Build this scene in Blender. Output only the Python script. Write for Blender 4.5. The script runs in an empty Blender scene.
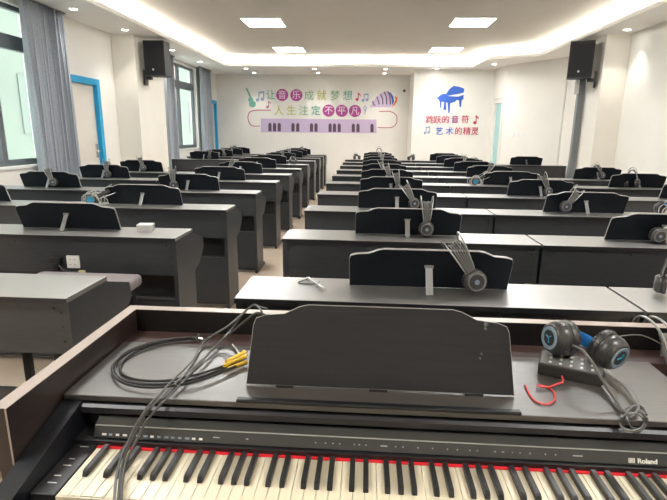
import bpy, bmesh, math, random
from mathutils import Vector, Matrix
random.seed(7)
sc = bpy.context.scene
C = sc.collection
PI = math.pi

# ------------------------------------------------------------------ camera model
YAW, PITCH, ROLL, FPX, HC = .0629, .2346, .0123, 494.5, 1.3514
cy, sy, cp, sp = math.cos(YAW), math.sin(YAW), math.cos(PITCH), math.sin(PITCH)
_f = Vector((-sy*cp, cy*cp, -sp)); _r = Vector((cy, sy, 0)); _u = _r.cross(_f)
cr, sr = math.cos(ROLL), math.sin(ROLL)
CR = cr*_r + sr*_u; CU = -sr*_r + cr*_u; CF = _f
def ray(x, y): return CR*((x-333.5)/FPX) + CU*((250-y)/FPX) + CF
def atY(x, y, Y):
    d = ray(x, y); p = d*(Y/d.y); p.z += HC; return p
def atZ(x, y, Z):
    d = ray(x, y); p = d*((Z-HC)/d.z); p.z += HC; return p
def atX(x, y, X):
    d = ray(x, y); p = d*(X/d.x); p.z += HC; return p

# ------------------------------------------------------------------ materials
def mat(name, col, rough=.5, metal=0, ior=1.5, spec=.5, noise=0, nscale=20, stretch=None, bump=0, emit=None, estr=0, coat=0, coatr=.1):
    m = bpy.data.materials.new(name); m.use_nodes = True
    nt = m.node_tree; b = nt.nodes['Principled BSDF']
    b.inputs['Base Color'].default_value = (*col, 1)
    b.inputs['Roughness'].default_value = rough
    b.inputs['Metallic'].default_value = metal
    b.inputs['IOR'].default_value = ior
    b.inputs['Specular IOR Level'].default_value = spec
    b.inputs['Coat Weight'].default_value = coat
    b.inputs['Coat Roughness'].default_value = coatr
    if emit:
        b.inputs['Emission Color'].default_value = (*emit, 1); b.inputs['Emission Strength'].default_value = estr
    if noise or bump:
        tc = nt.nodes.new('ShaderNodeTexCoord'); mp = nt.nodes.new('ShaderNodeMapping'); nz = nt.nodes.new('ShaderNodeTexNoise')
        nt.links.new(tc.outputs['Object'], mp.inputs['Vector']); nt.links.new(mp.outputs['Vector'], nz.inputs['Vector'])
        if stretch: mp.inputs['Scale'].default_value = stretch
        nz.inputs['Scale'].default_value = nscale; nz.inputs['Detail'].default_value = 4
        if noise:
            r = nt.nodes.new('ShaderNodeValToRGB')
            r.color_ramp.elements[0].position = .3; r.color_ramp.elements[1].position = .7
            r.color_ramp.elements[0].color = (*[c*(1-noise) for c in col], 1)
            r.color_ramp.elements[1].color = (*[min(1, c*(1+noise)) for c in col], 1)
            nt.links.new(nz.outputs['Fac'], r.inputs['Fac']); nt.links.new(r.outputs['Color'], b.inputs['Base Color'])
        if bump:
            bp = nt.nodes.new('ShaderNodeBump'); bp.inputs['Strength'].default_value = bump; bp.inputs['Distance'].default_value = .002
            nt.links.new(nz.outputs['Fac'], bp.inputs['Height']); nt.links.new(bp.outputs['Normal'], b.inputs['Normal'])
    return m
WALL = mat('wall_paint', (.80, .782, .74), .7, noise=.02, nscale=3)
PILLAR = mat('pillar_paint', (.80, .77, .70), .6, noise=.02, nscale=3)
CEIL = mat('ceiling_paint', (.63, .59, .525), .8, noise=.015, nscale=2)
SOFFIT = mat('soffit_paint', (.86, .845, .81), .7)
PIANO = mat('charcoal_laminate', (.035, .0385, .043), .38, ior=1.5, noise=.12, nscale=14, stretch=(1, 6, 6))
PTOP = mat('black_top_sheen', (.085, .084, .079), .38, ior=4.8, noise=.05, nscale=10, stretch=(1, 8, 8))  # base lifted above the panels to put reflected room light into it
GAPSHADE = mat('gap_shade_black', (.02, .02, .022), .5)
RESTB = mat('music_rest_black', (.005, .007, .011), .55, noise=.25, nscale=12, stretch=(1, 12, 12), spec=.18)
RESTE = mat('music_rest_edge', (.26, .25, .24), .35)
STRUT = mat('bracket_metal', (.24, .24, .24), .35, metal=.4)
TTOP = mat('teacher_top', (.055, .048, .043), .34, ior=2.0, noise=.15, nscale=12, stretch=(1, 10, 10), bump=.1)
TREST = mat('teacher_rest_wood', (.007, .008, .0105), .38, ior=1.5, noise=.35, nscale=7, stretch=(1, 14, 14), bump=.3)
TBLK = mat('piano_black_satin', (.018, .018, .02), .35)
TGLOSS = mat('piano_gloss_panel', (.035, .037, .036), .12, ior=1.6)
FELT = mat('red_felt', (.62, .01, .02), .9)
IVORY = mat('white_key_plastic', (.66, .595, .44), .3, noise=.02, nscale=10)
EBONY = mat('black_key_plastic', (.022, .022, .022), .28, noise=.1, nscale=30)
WOOD = mat('dark_brown_laminate', (.021, .0135, .0115), .4, noise=.3, nscale=6, stretch=(8, 1, 8), bump=.15)
WOODE = mat('edge_band_highlight', (.36, .30, .27), .3)  # edge band, with the rim's reflected highlight put into its colour
REDL = mat('reddish_ledge', (.05, .026, .023), .5)
FLOORM = mat('beige_floor', (.62, .50, .39), .35, noise=.06, nscale=4)
HPB = mat('headphone_black', (.03, .029, .028), .38)
HPG = mat('headphone_grey_shell', (.045, .042, .04), .33, noise=.1, nscale=30)
HPL = mat('headphone_light_ring', (.20, .27, .32), .3)
HPG2 = mat('headphone_shell_satin', (.045, .0445, .0435), .28, noise=.1, nscale=30)
HPTEAL = mat('emblem_teal', (.03, .25, .40), .4)
HPGR = mat('headphone_ring_grey', (.16, .16, .16), .3)
HPBLUE = mat('headphone_blue', (.01, .20, .60), .4)
WIRE = mat('headband_steel', (.38, .38, .37), .3, metal=.7)
CABG = mat('grey_cable', (.07, .068, .065), .4)
CABL = mat('light_grey_cable', (.11, .107, .10), .45)
CABW = mat('pale_cable', (.42, .41, .39), .45)
CABM = mat('mid_grey_cable', (.13, .125, .12), .4)
CABB = mat('black_cable', (.018, .018, .018), .4)
REDW = mat('red_wire', (.65, .06, .06), .45)
YEL = mat('yellow_plug', (.75, .48, .03), .4)
STEEL = mat('plug_steel', (.6, .6, .58), .25, metal=.9)
CURT = mat('blue_grey_curtain', (.36, .39, .43), .85, noise=.1, nscale=60)
FRAMEM = mat('window_aluminium', (.13, .145, .155), .4)
DOORM = mat('door_cream', (.66, .62, .56), .5, noise=.03, nscale=4)
BLUEF = mat('blue_door_frame', (.01, .33, .62), .45)
SPK = mat('speaker_black', (.022, .023, .026), .55, noise=.2, nscale=200)
SPKG = mat('speaker_grille', (.012, .012, .014), .7, bump=.4, nscale=400)
POLEM = mat('grey_steel_pole', (.17, .19, .20), .4)
WHITE = mat('white_plastic', (.8, .8, .78), .4)
STOOLM = mat('mauve_stool_vinyl', (.24, .21, .215), .4)
PANELE = mat('led_panel', (1, 1, 1), .5, emit=(1, .995, .975), estr=13.0)
LEDE = mat('cove_led', (1, 1, 1), .5, emit=(1, .975, .91), estr=8.0)
DOWNE = mat('downlight_lens', (1, 1, 1), .5, emit=(1, .97, .9), estr=8.0)
FACADE = mat('facade_green', (.20, .225, .185), .8, noise=.05, nscale=1)
FACW = mat('facade_glass', (.175, .20, .17), .6)
FACP = mat('facade_pink', (.34, .24, .20), .8)
LOGO = mat('printed_white', (.75, .75, .72), .5)
def sticker(n, c): return mat(n, c, .55)
S_PUR = sticker('sticker_purple', (.42, .06, .30)); S_GRN = sticker('sticker_green', (.25, .42, .24)); S_YG = sticker('sticker_lime', (.50, .52, .10))
S_TEAL = sticker('sticker_teal', (.16, .42, .34)); S_LIL = sticker('sticker_lilac', (.58, .46, .66)); S_DK = sticker('sticker_dark', (.10, .06, .10))
S_PNK = sticker('sticker_pink', (.85, .65, .78)); S_BLU = sticker('sticker_blue', (.03, .12, .55)); S_LB = sticker('sticker_slate', (.28, .36, .55))
S_ORG = sticker('sticker_orange', (.75, .18, .03)); S_RED = sticker('sticker_red', (.55, .04, .12)); S_LINE = sticker('sticker_rose', (.48, .12, .22))
S_GRNL = sticker('sticker_pale_green', (.35, .60, .30))
def glassmat():
    m = bpy.data.materials.new('window_glass'); m.use_nodes = True; nt = m.node_tree
    for n in list(nt.nodes): nt.nodes.remove(n)
    o = nt.nodes.new('ShaderNodeOutputMaterial'); mx = nt.nodes.new('ShaderNodeMixShader'); t = nt.nodes.new('ShaderNodeBsdfTransparent'); g = nt.nodes.new('ShaderNodeBsdfGlossy'); fr = nt.nodes.new('ShaderNodeFresnel')
    t.inputs['Color'].default_value = (.95, .98, .95, 1); g.inputs['Roughness'].default_value = .03
    ge = nt.nodes.new('ShaderNodeNewGeometry'); su = nt.nodes.new('ShaderNodeMath'); su.operation = 'SUBTRACT'; su.inputs[0].default_value = 1; mu = nt.nodes.new('ShaderNodeMath'); mu.operation = 'MULTIPLY'
    nt.links.new(ge.outputs['Backfacing'], su.inputs[1]); nt.links.new(su.outputs[0], mu.inputs[0]); nt.links.new(fr.outputs[0], mu.inputs[1]); nt.links.new(mu.outputs[0], mx.inputs[0]); nt.links.new(t.outputs[0], mx.inputs[1]); nt.links.new(g.outputs[0], mx.inputs[2]); nt.links.new(mx.outputs[0], o.inputs[0])
    return m
GLASS = glassmat()

# ------------------------------------------------------------------ mesh helpers
def box(bm, x0, x1, y0, y1, z0, z1, bev=0, seg=2):
    r = bmesh.ops.create_cube(bm, size=1); vs = r['verts']
    bmesh.ops.scale(bm, vec=(x1-x0, y1-y0, z1-z0), verts=vs)
    bmesh.ops.translate(bm, vec=((x0+x1)/2, (y0+y1)/2, (z0+z1)/2), verts=vs)
    if bev:
        es = list({e for v in vs for e in v.link_edges})
        bmesh.ops.bevel(bm, geom=es, offset=bev, segments=seg, affect='EDGES', profile=.5)
def prism(bm, pts, axis, a, b):
    """pts: 2D outline; axis X: (y,z); Y: (x,z); Z: (x,y)"""
    def mk(p, t):
        return {'X': (t, p[0], p[1]), 'Y': (p[0], t, p[1]), 'Z': (p[0], p[1], t)}[axis]
    A = [bm.verts.new(mk(p, a)) for p in pts]; B = [bm.verts.new(mk(p, b)) for p in pts]
    fs = [bm.faces.new(A), bm.faces.new(B[::-1])]
    n = len(pts)
    for i in range(n): fs.append(bm.faces.new((A[i], B[i], B[(i+1) % n], A[(i+1) % n])))
    bmesh.ops.recalc_face_normals(bm, faces=fs)
def lathe(bm, prof, M=None, n=24):
    """prof: (radius, height) about local Z"""
    M = M or Matrix()
    rings = []
    for r, z in prof:
        if r < 1e-6: rings.append([bm.verts.new(M @ Vector((0, 0, z)))])
        else: rings.append([bm.verts.new(M @ Vector((r*math.cos(2*PI*i/n), r*math.sin(2*PI*i/n), z))) for i in range(n)])
    fs = []
    for a, b in zip(rings, rings[1:]):
        for i in range(n):
            j = (i+1) % n
            if len(a) == 1 and len(b) == 1: continue
            if len(a) == 1: fs.append(bm.faces.new((a[0], b[i], b[j])))
            elif len(b) == 1: fs.append(bm.faces.new((a[i], b[0], a[j])))
            else: fs.append(bm.faces.new((a[i], b[i], b[j], a[j])))
    bmesh.ops.recalc_face_normals(bm, faces=fs)
    return fs
def smooth_path(P, k=8, closed=False):
    P = [Vector(p) for p in P]; out = []; n = len(P)
    rng = range(n if closed else n-1)
    for i in rng:
        if closed: p0, p1, p2, p3 = P[(i-1) % n], P[i], P[(i+1) % n], P[(i+2) % n]
        else: p0, p1, p2, p3 = P[max(i-1, 0)], P[i], P[i+1], P[min(i+2, n-1)]
        for s in range(k):
            t = s/k
            out.append(.5*((2*p1)+(-p0+p2)*t+(2*p0-5*p1+4*p2-p3)*t*t+(-p0+3*p1-3*p2+p3)*t**3))
    if not closed: out.append(P[-1])
    return out
def tube(bm, P, r, n=8, k=8, smooth=True, flat=None):
    pts = smooth_path(P, k) if smooth else [Vector(p) for p in P]
    rings = []; up = Vector((0, 0, 1)); prev = None
    for i, p in enumerate(pts):
        t = (pts[min(i+1, len(pts)-1)] - pts[max(i-1, 0)])
        if t.length < 1e-9: t = Vector((0, 1, 0))
        t.normalize()
        if prev is None:
            a = t.cross(up)
            if a.length < .1: a = t.cross(Vector((1, 0, 0)))
        else: a = prev - t*prev.dot(t)
        a.normalize(); b = t.cross(a); prev = a
        ra, rb = (r, r) if flat is None else flat
        rings.append([bm.verts.new(p + a*ra*math.cos(2*PI*j/n) + b*rb*math.sin(2*PI*j/n)) for j in range(n)])
    fs = []
    for A, B in zip(rings, rings[1:]):
        for j in range(n): fs.append(bm.faces.new((A[j], A[(j+1) % n], B[(j+1) % n], B[j])))
    fs.append(bm.faces.new(rings[0][::-1])); fs.append(bm.faces.new(rings[-1]))
    bmesh.ops.recalc_face_normals(bm, faces=fs)
def obj(name, bm, m, parent=None, smooth=False):
    me = bpy.data.meshes.new(name); bm.to_mesh(me); bm.free()
    for mm in (m if isinstance(m, (list, tuple)) else [m]): me.materials.append(mm)
    if smooth:
        me.polygons.foreach_set('use_smooth', [True]*len(me.polygons))
        try: me.set_sharp_from_angle(angle=math.radians(40))
        except Exception: pass
    o = bpy.data.objects.new(name, me); C.objects.link(o)
    if parent: o.parent = parent
    return o
def tag(o, label, cat, group=None, kind=None):
    if label: o['label'] = label
    if cat: o['category'] = cat
    if group: o['group'] = group
    if kind: o['kind'] = kind
    return o
def thing(name, label, cat, loc=(0, 0, 0), rz=0, group=None):
    o = bpy.data.objects.new(name, None); C.objects.link(o); o.location = loc; o.rotation_euler = (0, 0, rz)
    o.empty_display_size = .05
    return tag(o, label, cat, group)
def B(*a, **k):
    bm = bmesh.new(); box(bm, *a, **k); return bm
def boxes(lst, bev=0):
    bm = bmesh.new()
    for a in lst: box(bm, *a, bev=bev)
    return bm
def struct(name, bm, m, parent=None, smooth=False):
    o = obj(name, bm, m, parent, smooth)
    if not parent: o['kind'] = 'structure'
    return o
def copy_tree(o, parent=None):
    c = o.copy(); C.objects.link(c); c.parent = parent
    for ch in [x for x in o.children]: copy_tree(ch, c)
    return c
def text(name, body, size, m, loc, rot, parent, extrude=.002, offset=0.0, align='CENTER', scale=(1, 1, 1)):
    cu = bpy.data.curves.new(name, 'FONT'); cu.body = body; cu.size = size; cu.extrude = extrude; cu.offset = offset
    cu.align_x = align; cu.align_y = 'CENTER'; cu.materials.append(m)
    tmp = bpy.data.objects.new(name, cu); C.objects.link(tmp); dg = bpy.context.evaluated_depsgraph_get(); dg.update()
    me = bpy.data.meshes.new_from_object(tmp.evaluated_get(dg)); bpy.data.objects.remove(tmp); bpy.data.curves.remove(cu); me.name = name
    me.materials.clear(); me.materials.append(m)
    o = bpy.data.objects.new(name, me); C.objects.link(o); o.location = loc; o.rotation_euler = rot; o.scale = scale
    if parent: o.parent = parent
    return o

# ------------------------------------------------------------------ room shell
XLW, XRW, YB, YP, YF = -4.05, 3.85, 13.6, 12.4, -2.6
ZS, ZC = 2.8, 3.02
struct('floor', B(-4.4, 4.2, YF-.2, YB+.2, -.1, 0), FLOORM)
# left wall with openings (y0,y1,z0,z1)
OPEN_L = [(1.0, 6.2, .92, 2.72), (9.3, 12.02, .95, 2.74), (6.55, 7.56, 0, 2.07), (12.98, 13.54, 0, 2.12)]
def wall_with_openings(x0, x1, ya, yb, zt, opens):
    bm = bmesh.new(); y = ya
    for a, b, z0, z1 in sorted(opens):
        box(bm, x0, x1, y, a, 0, zt)
        if z0 > 0: box(bm, x0, x1, a, b, 0, z0)
        box(bm, x0, x1, a, b, z1, zt)
        y = b
    box(bm, x0, x1, y, yb, 0, zt)
    return bm
struct('wall_left', wall_with_openings(XLW-.2, XLW, YF, YB, ZC+.1, OPEN_L), WALL)
struct('wall_back', B(XLW-.2, 1.08, YB, YB+.15, 0, ZC+.1), WALL)
struct('wall_back_right', B(1.08, 3.1, YP, YP+.15, 0, ZC+.1), WALL)
struct('wall_back_return', B(1.08, 1.2, YP+.15, YB+.15, 0, ZC+.1), WALL)
bm = bmesh.new()
prism(bm, [(2.92, YP), (2.94, 12.25), (3.1, 12.25), (3.1, YP)], 'Z', 0, ZC+.1)
prism(bm, [(2.94, 12.25), (3.0, 11.55), (3.15, 11.55), (3.1, 12.25)], 'Z', 2.14, ZC+.1)
struct('wall_side_return', bm, WALL)
bm = bmesh.new(); prism(bm, [(3.0, 11.55), (3.82, 10.35), (4.0, 10.4), (3.15, 11.7)], 'Z', 0, ZC+.1)
struct('wall_diagonal', bm, WALL)
struct('wall_right', B(XRW, XRW+.15, YF, 10.4, 0, ZC+.1), WALL)
struct('wall_front', B(XLW-.2, XRW+.15, YF-.15, YF, 0, ZC+.1), WALL)
struct('trim_1', B(XLW-.01, -3.68, 8.07, 9.15, 0, ZS+.02), PILLAR)['category'] = 'pillar'
struct('trim_2', B(3.5, XRW+.01, 8.08, 8.75, 0, ZS+.02), PILLAR)['category'] = 'pillar'
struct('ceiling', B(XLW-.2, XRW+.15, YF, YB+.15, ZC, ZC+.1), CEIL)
# soffit ring with cove lip
outer = [(XLW, YF), (XLW, YB), (1.08, YB), (2.92, YP), (3.0, 11.55), (3.82, 10.35), (XRW, YF)]
inner = [(-3.3, -1.9), (-3.3, 11.9), (1.0, 11.9), (2.33, 11.9), (2.36, 10.75), (3.25, 10.22), (3.42, -1.9)]
def ring(bm, po, pi, z0, z1):
    n = len(po); fs = []
    for zz in (z0, z1):
        pass
    vo0 = [bm.verts.new((*p, z0)) for p in po]; vi0 = [bm.verts.new((*p, z0)) for p in pi]
    vo1 = [bm.verts.new((*p, z1)) for p in po]; vi1 = [bm.verts.new((*p, z1)) for p in pi]
    for i in range(n):
        j = (i+1) % n
        for q in ((vo0[i], vo0[j], vi0[j], vi0[i]), (vo1[i], vo1[j], vi1[j], vi1[i]), (vi0[i], vi0[j], vi1[j], vi1[i]), (vo0[i], vo0[j], vo1[j], vo1[i])):
            fs.append(bm.faces.new(q))
    bmesh.ops.recalc_face_normals(bm, faces=fs)
def offset_poly(P, d):
    n = len(P); out = []
    for i in range(n):
        p0, p1, p2 = Vector(P[i-1]), Vector(P[i]), Vector(P[(i+1) % n])
        a = (p1-p0).normalized(); b = (p2-p1).normalized()
        na = Vector((-a.y, a.x)); nb = Vector((-b.y, b.x)); m_ = (na+nb)
        if m_.length < 1e-6: m_ = na
        m_.normalize(); out.append(tuple(p1 + m_*d/max(.3, m_.dot(na))))
    return out
bm = bmesh.new(); ring(bm, outer, inner, ZS, ZS+.03)
lip = offset_poly(inner, .03)
ring(bm, lip, inner, ZS+.03, ZS+.06)
cove_back = offset_poly(inner, .17)
ring(bm, outer, cove_back, ZS+.03, ZC)
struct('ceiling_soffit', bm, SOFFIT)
# LED rope lying on the ledge
la = offset_poly(inner, .125); lb = offset_poly(inner, .10)
bm = bmesh.new(); ring(bm, la, lb, ZS+.034, ZS+.05)
tag(obj('cove_light_strip', bm, LEDE), 'warm white light strip glowing in the recessed ceiling cove', 'light strip')
# ceiling panels
ordn = ['first', 'second', 'third', 'fourth', 'fifth', 'sixth', 'seventh', 'eighth', 'ninth', 'tenth', 'eleventh', 'twelfth']
vis = {(0, 3): 'glowing square ceiling panel on the left, nearer of the two', (1, 3): 'glowing square ceiling panel on the right, nearer of the two',
       (0, 4): 'glowing square ceiling panel on the left, close to the back cove', (1, 4): 'glowing square ceiling panel on the right, close to the back cove'}
for ix, px in enumerate((-1.66, 1.56)):
    for iy, py in enumerate((.3, 2.9, 5.5, 8.3, 10.9)):
        lbl = vis.get((ix, iy), 'glowing square ceiling panel on the %s, %s from the front wall' % (('left', 'right')[ix], ordn[iy]))
        t = thing('ceiling_light', lbl, 'ceiling light', (px, py, ZC), 0, 'square ceiling light panels')
        bm = bmesh.new()
        for a in ((-.31, .31, -.31, -.295), (-.31, .31, .295, .31), (-.31, -.295, -.295, .295), (.295, .31, -.295, .295)): box(bm, *a, -.02, 0)
        obj('light_frame', bm, WHITE, t); obj('diffuser', B(-.295, .295, -.295, .295, -.014, -.002), PANELE, t)
# downlights
dls = [(-3.69, 6.46, 'over the tall curtain beside the door'), (-3.66, 7.75, 'just in front of the left pillar'), (-3.67, 9.62, 'over the left rear window'), (-3.67, 11.2, 'near the far left curtain'),
       (-2.93, 12.35, 'over the guitar end of the wall mural, nearer'), (-2.93, 13.2, 'over the guitar end of the wall mural, against the wall'),
       (-1.28, 12.35, 'over the middle of the wall mural, nearer'), (-1.28, 13.2, 'over the middle of the wall mural, against the wall'),
       (.4, 12.35, 'over the fan end of the wall mural, nearer'), (.4, 13.2, 'over the fan end of the wall mural, against the wall'),
       (1.58, 12.2, 'over the blue piano mural'), (2.67, 11.4, 'by the narrow blue door at right'), (3.62, 7.75, 'just in front of the right pillar'), (3.62, 6.5, 'at the right edge, nearest downlight on that side')]
for x, y, w in dls:
    t = thing('downlight', 'small round ceiling downlight ' + w, 'downlight', (x, y, ZS), 0, 'recessed downlights round the ceiling edge')
    bm = bmesh.new(); lathe(bm, [(.045, -.001), (.06, -.006), (.066, -.004), (.066, 0), (.045, 0), (.045, -.001)], n=20); obj('trim_ring', bm, WHITE, t, True)
    bm = bmesh.new(); lathe(bm, [(0, -.003), (.045, -.003), (.045, 0), (0, 0)], n=20); obj('lens', bm, DOWNE, t)
    ld = bpy.data.lights.new('downlight_lamp', 'SPOT'); ld.energy = 9; ld.spot_size = 1.5; ld.spot_blend = .7; ld.shadow_soft_size = .03; ld.color = (1, .96, .88)
    lo = bpy.data.objects.new('downlight_lamp', ld); C.objects.link(lo); lo.parent = t; lo.location = (0, 0, -.012)

# windows
def window(n, ya, yb, z0, z1, trans, mull, X=XLW-.1):
    f = bmesh.new(); w = .05
    box(f, X-.03, X+.03, ya, yb, z0, z0+w+.02); box(f, X-.03, X+.03, ya, yb, z1-w, z1)
    box(f, X-.03, X+.03, ya, ya+w, z0, z1); box(f, X-.03, X+.03, yb-w, yb, z0, z1)
    box(f, X-.035, X+.035, ya, yb, trans, trans+.16)
    for m_ in mull: box(f, X-.028, X+.028, m_-.04, m_+.04, z0, z1)
    o = struct('window_%d' % n, f, FRAMEM); o['category'] = 'window'
    g = obj('glass_pane', B(X-.004, X+.004, ya+.02, yb-.02, z0+.02, z1-.02), GLASS, o)
    s = obj('window_sill', B(X+.03, XLW+.03, ya, yb, z0-.03, z0), WHITE, o)
    return o
window(1, 1.0, 6.2, .92, 2.72, 2.23, (2.3, 3.6, 5.50))
window(2, 9.3, 12.02, .95, 2.74, 2.24, (10.0, 11.08))
def curtain(name, label, ya, yb, z0, z1, n, X=-3.93, amp=.045, tilt=0):
    t = thing(name, label, 'curtain', (X, ya, 0), 0, 'long grey curtains')
    bm = bmesh.new(); N = n*12; rows = 7; g = []
    for r in range(rows+1):
        z = z0+(z1-z0)*r/rows; row = []
        for i in range(N+1):
            u = i/N; a = amp*(.75+.25*math.sin(u*9+r*.2))*(1-.25*r/rows)
            sn_ = math.sin(2*PI*n*u+.5*math.sin(u*7)); xx = a*math.copysign(abs(sn_)**.7, sn_) + .012*math.sin(u*31+r*.6)
            yy = (yb-ya)*u + .012*math.sin(2*PI*n*u*2+.5) + tilt*(1-r/rows)
            row.append(bm.verts.new((xx, yy, z)))
        g.append(row)
    for r in range(rows):
        for i in range(N): bm.faces.new((g[r][i], g[r][i+1], g[r+1][i+1], g[r+1][i]))
    o = obj('curtain_fabric', bm, CURT, t, True); o.data.set_sharp_from_angle(angle=PI)
    md = o.modifiers.new('s', 'SOLIDIFY'); md.thickness = .004
    obj('curtain_track', B(-.02, .02, -.02, yb-ya+.05, z1, z1+.02), FRAMEM, t)
curtain('curtain', 'long grey pleated curtain between the near window and the blue-framed door', 5.78, 6.60, .12, 2.775, 9, tilt=.02, amp=.07)
curtain('curtain', 'long grey curtain beside the left pillar, under the speaker', 9.70, 10.32, .12, 2.775, 7)
curtain('curtain', 'far left grey curtain next to the narrow rear door', 11.95, 12.75, .12, 2.775, 8)
# outside
o = obj('neighbouring_building', B(-10.4, -9.0, -6, 40, -6, 6), FACADE); tag(o, 'pale green building wall seen through the left windows', 'building')
for k in range(10):
    for z in (-2, 1.2, 4.4): obj('facade_window', B(-9.02, -8.97, -4+k*4.2, -2.4+k*4.2, z, z+1.5), FACW, o)
for k in range(6): obj('facade_column', B(-9.06, -8.8, 5+k*6.0, 5.6+k*6.0, -6, 5.9), FACP, o)

# doors
def door(n, ya, yb, zt, X=XLW, hy=None):
    bm = bmesh.new(); w = .09
    for a in ((ya, ya+w, 0, zt), (yb-w, yb, 0, zt), (ya+w, yb-w, zt-w, zt)): box(bm, X-.12, X+.025, *a, bev=.004)
    d = struct('door_%d' % n, bm, BLUEF); d['category'] = 'door'
    obj('door_leaf', B(X-.08, X-.04, ya+w, yb-w, .01, zt-w), DOORM, d)
    bm = bmesh.new(); box(bm, X-.04, X-.02, hy-.02, hy+.02, .93, 1.13, bev=.004); tube(bm, [(X-.02, hy, 1.03), (X+.02, hy, 1.03), (X+.025, hy-.1, 1.03)], .008)
    obj('door_handle', bm, STEEL, d)
    return d
door(1, 6.55, 7.56, 2.07, hy=7.40)
door(2, 12.98, 13.54, 2.12, hy=13.1)
bm = bmesh.new()
prism(bm, [(2.99, 11.62), (2.98, 11.72), (3.1, 11.72), (3.11, 11.62)], 'Z', 0, 2.12)
prism(bm, [(2.935, 12.15), (2.93, 12.24), (3.05, 12.24), (3.06, 12.15)], 'Z', 0, 2.12)
prism(bm, [(2.98, 11.72), (2.935, 12.15), (3.06, 12.15), (3.1, 11.72)], 'Z', 2.03, 2.12)
d3 = struct('door_3', bm, WALL); d3['category'] = 'door'
bm = bmesh.new(); prism(bm, [(3.03, 11.72), (2.985, 12.15), (3.02, 12.15), (3.07, 11.72)], 'Z', .01, 2.03); obj('door_leaf', bm, mat('door_teal_glass', (.35, .62, .62), .3), d3)
obj('door_handle', B(3.0, 3.03, 11.78, 11.81, .95, 1.12), STEEL, d3)

# switches on the diagonal wall
da = math.atan2(10.35-11.55, 3.82-3.0); nrm = Vector((math.sin(da), -math.cos(da), 0))
for i, (px, w) in enumerate(((513, 'left'), (517.5, 'middle'), (522.5, 'right'))):
    d = ray(px, 135); p0 = Vector((3.0, 11.55, 0)); t_ = (p0.dot(nrm))/(d.dot(nrm)); p = d*t_; p.z += HC
    t = thing('wall_switch', 'small white wall switch by the right rear corner, %s of three' % w, 'switch', p + nrm*.001, da, 'white switches in a row on the diagonal wall')
    obj('switch_plate', B(-.04, .04, -.01, 0, -.043, .043, bev=.003), WHITE, t)
    obj('rocker', B(-.02, .02, -.014, -.008, -.03, .03, bev=.002), WHITE, t)
p = atY(404, 91, YB)
t = thing('wall_camera', 'tiny black camera high on the back wall near the fan mural', 'camera', (p.x, YB, p.z))
obj('mount', B(-.02, .02, -.03, 0, -.02, .02), TBLK, t)
bm = bmesh.new(); lathe(bm, [(0, 0), (.03, 0), (.035, .02), (.03, .09), (0, .095)], Matrix.Translation((0, -.03, 0)) @ Matrix.Rotation(PI/2, 4, 'X'), 16); obj('camera_body', bm, TBLK, t, True)

# ------------------------------------------------------------------ murals
def fl(bm, pts, Y=None, th=.006):
    """flat cut-out on the wall; pts in photo pixels, placed on the wall plane at Y"""
    P = [atY(x, y, Y) for x, y in pts]; prism(bm, [(q.x, q.z) for q in P], 'Y', Y-th, Y-.0005)
def disc(bm, x, y, rpx, Y, th=.006, n=24):
    fl(bm, [(x+rpx*math.cos(2*PI*i/n), y+rpx*math.sin(2*PI*i/n)) for i in range(n)], Y, th)
def line(bm, pts, w, Y, th=.006):
    P = smooth_path([atY(x, y, Y) for x, y in pts], 6)
    L = []; R = []
    for i, q in enumerate(P):
        t = P[min(i+1, len(P)-1)]-P[max(i-1, 0)]; t.normalize(); n_ = Vector((-t.z, 0, t.x))*w/2
        L.append(q+n_); R.append(q-n_)
    for i in range(len(P)-1):
        prism(bm, [(L[i].x, L[i].z), (L[i+1].x, L[i+1].z), (R[i+1].x, R[i+1].z), (R[i].x, R[i].z)], 'Y', Y-th, Y-.0005)
def note(bm, x, y, s, Y, double=False):
    disc(bm, x, y, s*.22, Y, n=12)
    fl(bm, [(x+s*.12, y), (x+s*.12, y-s), (x+s*.24, y-s), (x+s*.24, y)], Y)
    if double:
        disc(bm, x+s*.6, y-.1*s, s*.22, Y, n=12)
        fl(bm, [(x+s*.72, y-.1*s), (x+s*.72, y-s*1.1), (x+s*.84, y-s*1.1), (x+s*.84, y-.1*s)], Y)
        fl(bm, [(x+s*.12, y-s), (x+s*.12, y-s*.8), (x+s*.84, y-s*.9), (x+s*.84, y-s*1.12)], Y)
    else: fl(bm, [(x+s*.2, y-s), (x+s*.2, y-s*.75), (x+s*.55, y-s*.45), (x+s*.5, y-s*.7)], Y)
root = thing('wall_mural', 'long music mural of round characters above a lilac keyboard on the back wall', 'mural', (0, 0, 0))
root.location = (-1, YB, 1.5)
def wpart(name, bm, m, par, label=None):
    o = obj(name, bm, m, par); o.location = -par.location
    if label: o['label'] = label
    return o
def chars(par, Y, lst, size):
    for ch, x, y, m, s in lst:
        q = atY(x, y, Y)
        text('character', ch, s, m, (q.x-par.location.x, Y-.012-par.location.y, q.z-par.location.z), (PI/2, 0, 0), par, .003, .001)
CS = .265
chars(root, YB, [('让', 270.8, 95.5, S_TEAL, CS), ('音', 282.2, 95.3, S_PNK, .23), ('乐', 296.4, 95.4, S_PNK, .23), ('成', 309, 96, S_GRN, CS), ('就', 321.6, 96, S_YG, CS), ('梦', 335.1, 96.2, S_GRN, CS), ('想', 347.7, 96.2, S_TEAL, CS),
                 ('人', 278.9, 111, S_YG, CS), ('生', 291.4, 111, S_YG, CS), ('注', 303.6, 111.2, S_GRN, CS), ('定', 316, 111.2, S_TEAL, CS), ('不', 328.6, 111, S_PNK, .23), ('平', 341.7, 111, S_PNK, .23), ('凡', 355, 111.3, S_PNK, .23)], 0)
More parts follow.
